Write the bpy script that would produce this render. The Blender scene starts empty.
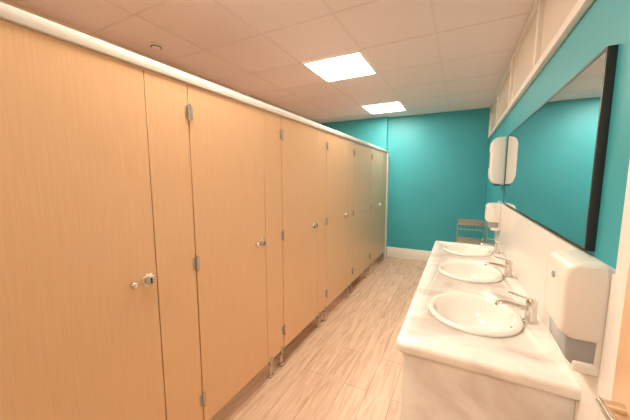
import bpy, bmesh, math
from mathutils import Vector, Matrix
S = bpy.context.scene
try:
    S.view_settings.view_transform = 'Standard'
except Exception: pass

# ---------------------------------------------------------------- materials
def mat(name, col, rough=0.5, metal=0.0, emis=None, estr=0, alpha=None, trans=0, coat=0):
    m = bpy.data.materials.new(name); m.use_nodes = True
    b = m.node_tree.nodes['Principled BSDF']
    b.inputs['Base Color'].default_value = (*col, 1)
    b.inputs['Roughness'].default_value = rough
    b.inputs['Metallic'].default_value = metal
    b.inputs['Coat Weight'].default_value = coat
    if trans: b.inputs['Transmission Weight'].default_value = trans
    if emis:
        b.inputs['Emission Color'].default_value = (*emis, 1)
        b.inputs['Emission Strength'].default_value = estr
    return m
def noisy(m, c1, c2, scale=(1,1,1), nscale=5, detail=6, lo=.35, hi=.65, dist=0, bump=0):
    nt = m.node_tree; N = nt.nodes; L = nt.links; b = N['Principled BSDF']
    tc = N.new('ShaderNodeTexCoord'); mp = N.new('ShaderNodeMapping')
    mp.inputs['Scale'].default_value = scale
    L.new(tc.outputs['Object'], mp.inputs['Vector'])
    n = N.new('ShaderNodeTexNoise'); n.inputs['Scale'].default_value = nscale
    n.inputs['Detail'].default_value = detail; n.inputs['Distortion'].default_value = dist
    L.new(mp.outputs[0], n.inputs['Vector'])
    r = N.new('ShaderNodeValToRGB')
    r.color_ramp.elements[0].position = lo; r.color_ramp.elements[0].color = (*c1, 1)
    r.color_ramp.elements[1].position = hi; r.color_ramp.elements[1].color = (*c2, 1)
    L.new(n.outputs['Fac'], r.inputs['Fac']); L.new(r.outputs['Color'], b.inputs['Base Color'])
    if bump:
        bp = N.new('ShaderNodeBump'); bp.inputs['Strength'].default_value = bump
        bp.inputs['Distance'].default_value = .002
        L.new(n.outputs['Fac'], bp.inputs['Height']); L.new(bp.outputs[0], b.inputs['Normal'])
    return r

M = {}
M['lam'] = mat('stall_laminate', (.7,.42,.2), .28)
noisy(M['lam'], (.82,.525,.30), (.86,.57,.335), (45,45,1.6), 3, 8, .3, .7)
M['turq'] = mat('turquoise_paint', (.03,.33,.34), .5)
noisy(M['turq'], (.042,.36,.43), (.050,.39,.46), (1,1,1), 2)
M['white'] = mat('white_trim', (.88,.84,.80), .4)
M['ceil'] = mat('ceiling_tile', (.72,.62,.58), .8)
noisy(M['ceil'], (.84,.77,.78), (.89,.82,.83), (1,1,1), 90, 4, .35, .65)
M['grid'] = mat('ceiling_tbar', (.81,.73,.73), .5)
M['cream'] = mat('cream_wall', (.75,.62,.48), .6)
noisy(M['cream'], (.80,.72,.62), (.84,.76,.66), (1,1,1), 2)
M['pane'] = mat('frosted_pane', (.86,.80,.70), .25)
M['chrome'] = mat('chrome', (.75,.72,.68), .15, 1)
M['steel'] = mat('brushed_steel', (.55,.5,.45), .32, 1)
M['dark'] = mat('dark_frame', (.03,.024,.02), .35)
M['mirror'] = mat('mirror_glass', (.94,.95,.95), .01, 1)
M['ceramic'] = mat('ceramic', (.90,.88,.84), .12, coat=.5)
M['plastic'] = mat('white_plastic', (.86,.83,.78), .3)
M['window'] = mat('grey_window', (.36,.38,.39), .15)
M['emit'] = mat('light_diffuser', (1,1,1), .5, emis=(1,.84,.675), estr=37)
M['tile'] = mat('white_splash', (.85,.81,.76), .25)
M['marble'] = mat('marble', (.8,.76,.7), .18)
noisy(M['marble'], (.68,.60,.55), (.89,.85,.80), (1,1.6,1), 3.2, 9, .30, .50, dist=1.2)
# floor
m = mat('floor_planks', (.7,.5,.35), .38); M['floor'] = m
nt = m.node_tree; N = nt.nodes; L = nt.links; b = N['Principled BSDF']
tc = N.new('ShaderNodeTexCoord'); sp = N.new('ShaderNodeSeparateXYZ'); cb = N.new('ShaderNodeCombineXYZ')
L.new(tc.outputs['Object'], sp.inputs[0]); L.new(sp.outputs['Y'], cb.inputs['X']); L.new(sp.outputs['X'], cb.inputs['Y'])
br = N.new('ShaderNodeTexBrick'); br.inputs['Scale'].default_value = 1
br.inputs['Brick Width'].default_value = 1.1; br.inputs['Row Height'].default_value = .17
br.inputs['Mortar Size'].default_value = .0025; br.offset = .37
br.inputs['Color1'].default_value = (.62,.45,.325,1); br.inputs['Color2'].default_value = (.71,.53,.395,1)
br.inputs['Mortar'].default_value = (.42,.28,.19,1)
L.new(cb.outputs[0], br.inputs['Vector'])
mp = N.new('ShaderNodeMapping'); mp.inputs['Scale'].default_value = (1.8,16,1)
L.new(cb.outputs[0], mp.inputs['Vector'])
n = N.new('ShaderNodeTexNoise'); n.inputs['Scale'].default_value = 2; n.inputs['Detail'].default_value = 9
n.inputs['Distortion'].default_value = .6
L.new(mp.outputs[0], n.inputs['Vector'])
r = N.new('ShaderNodeValToRGB'); r.color_ramp.elements[0].position = .3; r.color_ramp.elements[1].position = .58
r.color_ramp.elements[0].color = (.66,.57,.5,1); r.color_ramp.elements[1].color = (1,1,1,1)
L.new(n.outputs['Fac'], r.inputs['Fac'])
mx = N.new('ShaderNodeMix'); mx.data_type = 'RGBA'; mx.blend_type = 'MULTIPLY'; mx.inputs['Factor'].default_value = .75
L.new(br.outputs['Color'], mx.inputs['A']); L.new(r.outputs['Color'], mx.inputs['B'])
L.new(mx.outputs['Result'], b.inputs['Base Color'])

# ---------------------------------------------------------------- mesh builder
class B:
    def __init__(s, name, parent=None):
        s.name = name; s.bm = bmesh.new(); s.mats = []; s.parent = parent
    def mi(s, k):
        if k not in s.mats: s.mats.append(k)
        return s.mats.index(k)
    def merge(s, tb, k, smooth=False):
        i = s.mi(k)
        for f in tb.faces: f.material_index = i; f.smooth = smooth
        me = bpy.data.meshes.new('tmp'); tb.to_mesh(me); tb.free()
        s.bm.from_mesh(me); bpy.data.meshes.remove(me)
    def box(s, a, c, k, bev=0, seg=2):
        tb = bmesh.new(); bmesh.ops.create_cube(tb, size=1)
        a = Vector(a); c = Vector(c)
        for v in tb.verts:
            v.co = Vector(((a[j]+c[j])/2 + v.co[j]*(c[j]-a[j])) for j in range(3))
        if bev: bmesh.ops.bevel(tb, geom=tb.edges[:], offset=bev, segments=seg, profile=.5, affect='EDGES')
        s.merge(tb, k, bool(bev) and seg > 2)
    def cyl(s, p, q, r, k, r2=None, n=24, bev=0):
        p = Vector(p); q = Vector(q); d = q-p
        tb = bmesh.new()
        bmesh.ops.create_cone(tb, cap_ends=True, segments=n, radius1=r, radius2=r if r2 is None else r2, depth=d.length)
        if bev:
            es = [e for e in tb.edges if all(abs(abs(v.co.z)-d.length/2) < 1e-6 for v in e.verts)]
            bmesh.ops.bevel(tb, geom=es, offset=bev, segments=3, profile=.5, affect='EDGES')
        rot = d.to_track_quat('Z','Y').to_matrix().to_4x4()
        bmesh.ops.transform(tb, matrix=Matrix.Translation((p+q)/2) @ rot, verts=tb.verts[:])
        s.merge(tb, k, True)
    def tube(s, pts, r, k, n=12, flat=1.0):
        tb = bmesh.new(); rings = []
        pts = [Vector(p) for p in pts]
        rr = r if isinstance(r, (list,tuple)) else [r]*len(pts)
        for i, p in enumerate(pts):
            d = (pts[min(i+1,len(pts)-1)] - pts[max(i-1,0)]).normalized()
            up = Vector((0,1,0)) if abs(d.y) < .9 else Vector((0,0,1))
            u = d.cross(up).normalized(); w = d.cross(u).normalized()
            rings.append([tb.verts.new(p + u*math.cos(t*2*math.pi/n)*rr[i]*flat + w*math.sin(t*2*math.pi/n)*rr[i]) for t in range(n)])
        for a, c in zip(rings, rings[1:]):
            for t in range(n): tb.faces.new((a[t], a[(t+1)%n], c[(t+1)%n], c[t]))
        tb.faces.new(rings[0]); tb.faces.new(rings[-1])
        bmesh.ops.recalc_face_normals(tb, faces=tb.faces[:])
        s.merge(tb, k, True)
    def lathe(s, c, prof, sx, sy, k, n=64):
        tb = bmesh.new(); rings = []
        for (r, z) in prof:
            rings.append([tb.verts.new((c[0]+r*sx*math.cos(t*2*math.pi/n), c[1]+r*sy*math.sin(t*2*math.pi/n), c[2]+z)) for t in range(n)])
        for a, d in zip(rings, rings[1:]):
            for t in range(n): tb.faces.new((a[t], a[(t+1)%n], d[(t+1)%n], d[t]))
        tb.faces.new(rings[-1])
        bmesh.ops.recalc_face_normals(tb, faces=tb.faces[:])
        s.merge(tb, k, True)
    def prism_y(s, poly, y0, y1, k, bev=0, seg=3):
        tb = bmesh.new()
        a = [tb.verts.new((x, y0, z)) for x, z in poly]; c = [tb.verts.new((x, y1, z)) for x, z in poly]
        tb.faces.new(a); tb.faces.new(c)
        for i in range(len(poly)):
            j = (i+1) % len(poly); tb.faces.new((a[i], a[j], c[j], c[i]))
        bmesh.ops.recalc_face_normals(tb, faces=tb.faces[:])
        if bev: bmesh.ops.bevel(tb, geom=tb.edges[:], offset=bev, segments=seg, profile=.5, affect='EDGES')
        s.merge(tb, k, True)
    def done(s):
        me = bpy.data.meshes.new(s.name); s.bm.to_mesh(me); s.bm.free()
        for k in s.mats: me.materials.append(M[k])
        try: me.set_sharp_from_angle(angle=math.radians(38))
        except Exception: pass
        o = bpy.data.objects.new(s.name, me); S.collection.objects.link(o)
        if s.parent: o.parent = s.parent
        return o
def empty(name):
    e = bpy.data.objects.new(name, None); S.collection.objects.link(e); e.empty_display_size = .1; return e

XL, XR, YB, YF, H = -2.55, .387, 5.3, -1.9, 2.6
XS = -1.2
# ---------------------------------------------------------------- room shell
o = B('floor'); o.box((XL-.1,YF-.1,-.1),(XR+.1,YB+.1,0),'floor'); o.done()
o = B('ceiling'); o.box((XL-.1,YF-.1,H),(XR+.1,YB+.1,H+.1),'ceil'); o.done()
o = B('wall_back'); o.box((XL-.1,YB,0),(XR+.1,YB+.1,H),'turq'); o.box((XL,YB-.07,0),(XS-.03,YB,H),'turq'); o.done()
o = B('wall_left'); o.box((XL-.1,YF,0),(XL,YB,H),'cream'); o.done()
o = B('wall_right'); o.box((XR,YF,0),(XR+.1,YB,H),'turq'); o.done()
o = B('wall_front'); o.box((XL-.1,YF-.1,0),(XR+.1,YF,H),'cream'); o.done()
o = B('baseboard_back'); o.box((XS+.02,YB-.02,0),(XR,YB,.2),'white',.004); o.done()
# ceiling grid
o = B('trim_ceiling_grid')
x = -.82-.6*2
while x < XR:
    if x > XL: o.box((x-.008,YF,H-.002),(x+.008,YB,H),'grid')
    x += .6
y = 2.45-.6*7
while y < YB:
    o.box((XL,y-.008,H-.002),(XR,y+.008,H),'grid'); y += .6
o.done()
# lights
for yc in (4.55, 2.75, .95, -.85):
    o = B('ceiling_light_panel')
    x0,x1,y0,y1 = -1.41,-.83,yc-.29,yc+.29
    f = .018
    for a,c in (((x0,y0),(x1,y0+f)),((x0,y1-f),(x1,y1)),((x0,y0+f),(x0+f,y1-f)),((x1-f,y0+f),(x1,y1-f))):
        o.box((a[0],a[1],H-.012),(c[0],c[1],H-.003),'white')
    o.box((x0+f,y0+f,H-.008),(x1-f,y1-f,H-.003),'emit'); o.done()
# smoke detector / recessed downlight
o = B('smoke_detector')
o.cyl((-2.31,1.59,H),(-2.31,1.59,H-.014),.058,'white',bev=.004)
o.cyl((-2.31,1.59,H-.014),(-2.31,1.59,H-.019),.042,'dark')
o.cyl((-2.31,1.59,H-.017),(-2.31,1.59,H-.032),.036,'white',.026,bev=.004)
o.done()

# ---------------------------------------------------------------- stalls
T = .02; ZB = .13; ZT = 1.955
P = .803; DW = .588
def stall(y0):
    e = empty('toilet_stall')
    d = B('stall_door', e)
    d.box((XS-T,y0+.003,ZB),(XS,y0+DW,ZT),'lam',.0015,1); d.done()
    p = B('pilaster', e)
    p.box((XS-T,y0+DW+.004,ZB),(XS,y0+P-.003,ZT),'lam',.0015,1)
    p.box((XS-T-.014,y0+DW-.015,ZB),(XS-T-.001,y0+DW+.03,ZT),'lam')
    p.done()
    h = B('hinges', e)
    for z in (1.82,1.06,.29):
        h.cyl((XS+.008,y0,z-.035),(XS+.008,y0,z+.035),.008,'steel')
        h.cyl((XS+.008,y0,z-.039),(XS+.008,y0,z-.036),.0095,'chrome')
        h.cyl((XS+.008,y0,z+.036),(XS+.008,y0,z+.039),.0095,'chrome')
        h.box((XS,y0+.003,z-.032),(XS+.004,y0+.022,z+.032),'steel',.001,1)
        h.box((XS,y0-.022,z-.032),(XS+.004,y0-.003,z+.032),'steel',.001,1)
    h.done()
    k = B('lock_and_knob', e)
    yk = y0+DW-.038; zk = 1.055
    k.cyl((XS,yk,zk),(XS+.006,yk,zk),.030,'chrome',bev=.003)
    k.cyl((XS+.006,yk,zk),(XS+.022,yk,zk),.021,'steel',bev=.004)
    k.box((XS+.021,yk-.003,zk-.013),(XS+.025,yk+.003,zk+.013),'dark')
    yk -= .070
    k.cyl((XS,yk,zk),(XS+.012,yk,zk),.008,'chrome')
    k.cyl((XS+.009,yk,zk),(XS+.026,yk,zk),.015,'chrome',bev=.006)
    k.done()
    f = B('adjustable_feet', e)
    for yy in (y0+DW+.04, y0+P-.03):
        f.cyl((XS-.01,yy,0),(XS-.01,yy,.012),.026,'steel',bev=.003)
        f.cyl((XS-.01,yy,.01),(XS-.01,yy,ZB),.011,'chrome')
        f.box((XS-.024,yy-.014,ZB-.035),(XS+.004,yy+.014,ZB+.03),'steel',.002,1)
    f.done()
    g = B('divider_panel', e)
    ym = y0+P-.1
    g.box((XL+.025,ym-.009,ZB),(XS-T-.015,ym+.009,ZT),'lam',.0015,1)
    g.cyl((XL+.3,ym,0),(XL+.3,ym,ZB),.011,'chrome')
    g.done()
for i in range(-3,5): stall(.976+P*i)
e = empty('toilet_partition_headrail')
r = B('rail', e)
ys = .976-P*3
r.box((XS-.032,ys,ZT+.003),(XS+.010,5.225,ZT+.045),'white',.003,2); r.done()
r = B('end_post', e)
r.box((XS-T,.976+P*5,ZB),(XS,5.2,ZT),'lam'); r.box((XS-.03,5.2,0),(XS+.012,5.225,ZT+.003),'white')
r.box((XS-.028,5.225,0),(XS+.012,5.298,ZT+.003),'white'); r.done()

# ---------------------------------------------------------------- clerestory
o = B('window_1')
z0,z1 = 2.12,H-.003
o.box((XR-.03,YF,z0),(XR,YB,z0+.045),'white',.003); o.box((XR-.03,YF,z1-.035),(XR,YB,z1),'white',.003)
yy = YB-.03
while yy > YF:
    o.box((XR-.03,yy-.025,z0+.045),(XR,yy+.025,z1-.035),'white',.003); yy -= 1.03
o.box((XR-.008,YF,z0+.04),(XR,YB,z1-.03),'pane'); o.done()

# ---------------------------------------------------------------- splashback
o = B('trim_splashback'); o.box((XR-.021,.93,0),(XR,3.55,1.255),'tile',.002); o.done()
# ---------------------------------------------------------------- mirror
o = B('wall_mirror')
my0,my1,mz0,mz1,mx = 1.165,3.1,1.27,1.885,XR-.024
o.box((mx,my0,mz0),(XR,my0+.011,mz1),'dark',.002); o.box((mx,my1-.01,mz0),(XR,my1,mz1),'dark',.002)
o.box((mx,my0+.011,mz1-.009),(XR,my1-.01,mz1),'dark'); o.box((mx,my0+.011,mz0),(XR,my1-.01,mz0+.007),'dark')
o.box((mx+.002,my0+.011,mz0+.007),(XR-.002,my1-.01,mz1-.009),'mirror'); o.done()

# ---------------------------------------------------------------- counter
van = empty('washbasin_counter')
cx0,cx1,cy0,cy1,cz = -.2,XR-.0215,1.085,3.15,.85
SINKS = [(.085,1.5),(.085,2.17),(.085,2.83)]
def rounded_slab(name, x0,x1,y0,y1,z0,z1,k,r=.03,e=.014):
    tb = bmesh.new(); pts = [(x1,y0),(x1,y1)]
    for (cx,cy,a0) in ((x0+r,y1-r,90),(x0+r,y0+r,180)):
        for i in range(9):
            a = math.radians(a0+i*90/8); pts.append((cx+r*math.cos(a), cy+r*math.sin(a)))
    lo = [tb.verts.new((x,y,z0)) for x,y in pts]; hi = [tb.verts.new((x,y,z1)) for x,y in pts]
    tb.faces.new(lo); tb.faces.new(hi)
    for i in range(len(pts)):
        j=(i+1)%len(pts); tb.faces.new((lo[i],lo[j],hi[j],hi[i]))
    bmesh.ops.recalc_face_normals(tb, faces=tb.faces[:])
    es = [ed for ed in tb.edges if abs(ed.verts[0].co.z-ed.verts[1].co.z)<1e-6 and not all(abs(v.co.x-x1)<1e-6 for v in ed.verts)]
    bmesh.ops.bevel(tb, geom=es, offset=e, segments=5, profile=.5, affect='EDGES')
    o = B(name, van); o.merge(tb, k, True); return o.done()
top = rounded_slab('countertop', cx0,cx1,cy0,cy1,cz-.045,cz,'marble')
cut = B('cutter')
for sx,sy in SINKS:
    cut.lathe((sx,sy,cz-.2),[(0.0001,0),(.9,0),(.9,.4),(0.0001,.4)],.2,.215,'marble',48)
cut = cut.done()
bm_ = bmesh.new(); bm_.from_mesh(cut.data); bmesh.ops.remove_doubles(bm_, verts=bm_.verts[:], dist=.001); bmesh.ops.recalc_face_normals(bm_, faces=bm_.faces[:]); bm_.to_mesh(cut.data); bm_.free()
md = top.modifiers.new('holes','BOOLEAN'); md.object = cut; md.operation = 'DIFFERENCE'; md.solver = 'EXACT'
bpy.context.view_layer.update()
dg = bpy.context.evaluated_depsgraph_get()
nm = bpy.data.meshes.new_from_object(top.evaluated_get(dg)); top.modifiers.clear(); top.data = nm
bpy.data.objects.remove(cut)
o = B('support_panels', van)
o.box((cx0+.03,cy0+.03,0),(cx1,cy0+.055,cz-.045),'marble',.002); o.box((cx0+.03,cy1-.055,0),(cx1,cy1-.03,cz-.045),'marble',.002)
o.box((cx0+.03,cy0+.055,.0),(cx0+.05,cy1-.055,cz-.045),'marble')
o.done()
for sx,sy in SINKS:
    o = B('washbasin', van)
    o.lathe((sx,sy,cz),[(.995,.0005),(1.0,.006),(.985,.014),(.95,.019),(.90,.018),(.865,.012),(.84,.0),(.82,-.02),(.78,-.055),(.68,-.095),(.52,-.12),(.3,-.132),(.09,-.137),(.085,-.14)],.2,.215,'ceramic')
    o.cyl((sx,sy,cz-.139),(sx,sy,cz-.134),.022,'chrome',bev=.002)
    o.cyl((sx,sy,cz-.136),(sx,sy,cz-.131),.013,'dark')
    o.cyl((sx+.163,sy,cz-.035),(sx+.158,sy,cz-.037),.010,'chrome')
    o.done()
    fx, fy = .315, sy+.02
    f = B('tap', van)
    f.cyl((fx,fy,cz),(fx,fy,cz+.008),.029,'chrome',bev=.003)
    f.cyl((fx,fy,cz+.006),(fx,fy,cz+.085),.023,'chrome',.021)
    f.tube([(fx,fy,cz+.058),(fx-.05,fy,cz+.066),(fx-.10,fy,cz+.072),(fx-.128,fy,cz+.068),(fx-.132,fy,cz+.055)],[.017,.015,.013,.012,.011],'chrome',flat=.8)
    f.cyl((fx,fy,cz+.085),(fx,fy,cz+.108),.0235,'chrome',.018,bev=.004)
    f.tube([(fx+.01,fy,cz+.104),(fx-.03,fy,cz+.113),(fx-.075,fy,cz+.124),(fx-.09,fy,cz+.127)],[.012,.010,.009,.008],'chrome',flat=.45)
    f.done()

# ---------------------------------------------------------------- dispensers
def soap(name, y0, y1, z0, z1, xw, d):
    o = B(name); h = z1-z0
    o.prism_y([(xw,z1),(xw-d*.72,z1),(xw-d*.93,z1-h*.05),(xw-d,z1-h*.14),(xw-d*1.0,z0+h*.36),(xw-d*.72,z0+h*.3),(xw,z0+h*.3)],y0,y1,'plastic',.012,4)
    w = (y1-y0)
    o.prism_y([(xw,z0+h*.34),(xw-d*.82,z0+h*.34),(xw-d*.78,z0+h*.1),(xw-d*.55,z0+.01),(xw,z0+.01)],y0+w*.06,y1-w*.06,'window',.008,3)
    o.box((xw-d*.6,y0+w*.02,z0),(xw,y1-w*.02,z0+h*.10),'plastic',.006,3)
    o.box((xw-.012,y0+.004,z0+.005),(xw,y1-.004,z1-.005),'plastic',.003)
    o.cyl((xw-d,(y0+y1)/2,z1-h*.2),(xw-d-.004,(y0+y1)/2,z1-h*.2),.01,'window')
    return o.done()
soap('soap_dispenser', .985,1.17,.955,1.27,XR-.021,.095)
soap('soap_dispenser', 3.22,3.40,.985,1.25,XR-.021,.12)
o = B('paper_towel_dispenser')
o.prism_y([(XR,1.90),(XR-.08,1.90),(XR-.115,1.88),(XR-.13,1.84),(XR-.13,1.52),(XR-.105,1.45),(XR,1.43)],3.3,3.5,'plastic',.018,4)
o.box((XR-.135,3.385,1.60),(XR-.128,3.415,1.76),'window'); o.box((XR-.09,3.32,1.425),(XR-.03,3.48,1.437),'dark')
o.done()

# ---------------------------------------------------------------- wire trolley
o = B('metal_rack_trolley')
tx0,tx1,ty0,ty1 = .0,.33,3.95,4.45
for x in (tx0,tx1):
    for y in (ty0,ty1):
        o.cyl((x,y,.05),(x,y,.935),.008,'chrome'); o.cyl((x,y,0),(x,y,.05),.022,'dark')
for z in (.25,.66,.92):
    for a,c in (((tx0,ty0),(tx1,ty0)),((tx0,ty1),(tx1,ty1)),((tx0,ty0),(tx0,ty1)),((tx1,ty0),(tx1,ty1))):
        o.cyl((*a,z),(*c,z),.006,'chrome',n=10)
    for i in range(1,16):
        y = ty0+(ty1-ty0)*i/16; o.cyl((tx0,y,z),(tx1,y,z),.003,'chrome',n=8)
for i in range(1,8):
    x = tx0+(tx1-tx0)*i/8; o.cyl((x,ty0,.86),(x,ty0,.92),.0025,'chrome',n=8)
o.cyl((tx0,ty0,.86),(tx1,ty0,.86),.004,'chrome',n=8); o.cyl((tx0,ty0,.86),(tx0,ty1,.86),.004,'chrome',n=8)
o.done()

# ---------------------------------------------------------------- door on the right near side
o = B('trim_1')
o.box((XR-.04,.86,0),(XR,.925,2.08),'white',.004); o.box((XR-.04,-.05,0),(XR,.0,2.08),'white',.004)
o.box((XR-.04,.0,2.03),(XR,.86,2.08),'white',.004); o.done()
o = B('door_1')
o.box((XR-.045,.003,.005),(XR-.021,.857,2.027),'lam',.002)
o.cyl((XR-.045,.80,1.0),(XR-.08,.80,1.0),.012,'chrome'); o.tube([(XR-.08,.81,1.0),(XR-.08,.70,1.0)],.009,'chrome')
o.done()

w = bpy.data.worlds.new('w'); S.world = w; w.use_nodes = True
w.node_tree.nodes['Background'].inputs[0].default_value = (.9,.75,.6,1); w.node_tree.nodes['Background'].inputs[1].default_value = .1
cd = bpy.data.cameras.new('camera'); cam = bpy.data.objects.new('camera', cd); S.collection.objects.link(cam)
cam.location = (0,0,1.5); cam.rotation_euler = (math.radians(83.5),0,math.radians(27.3))
cd.lens = 16; cd.sensor_width = 36; cd.clip_start = .02
S.camera = cam
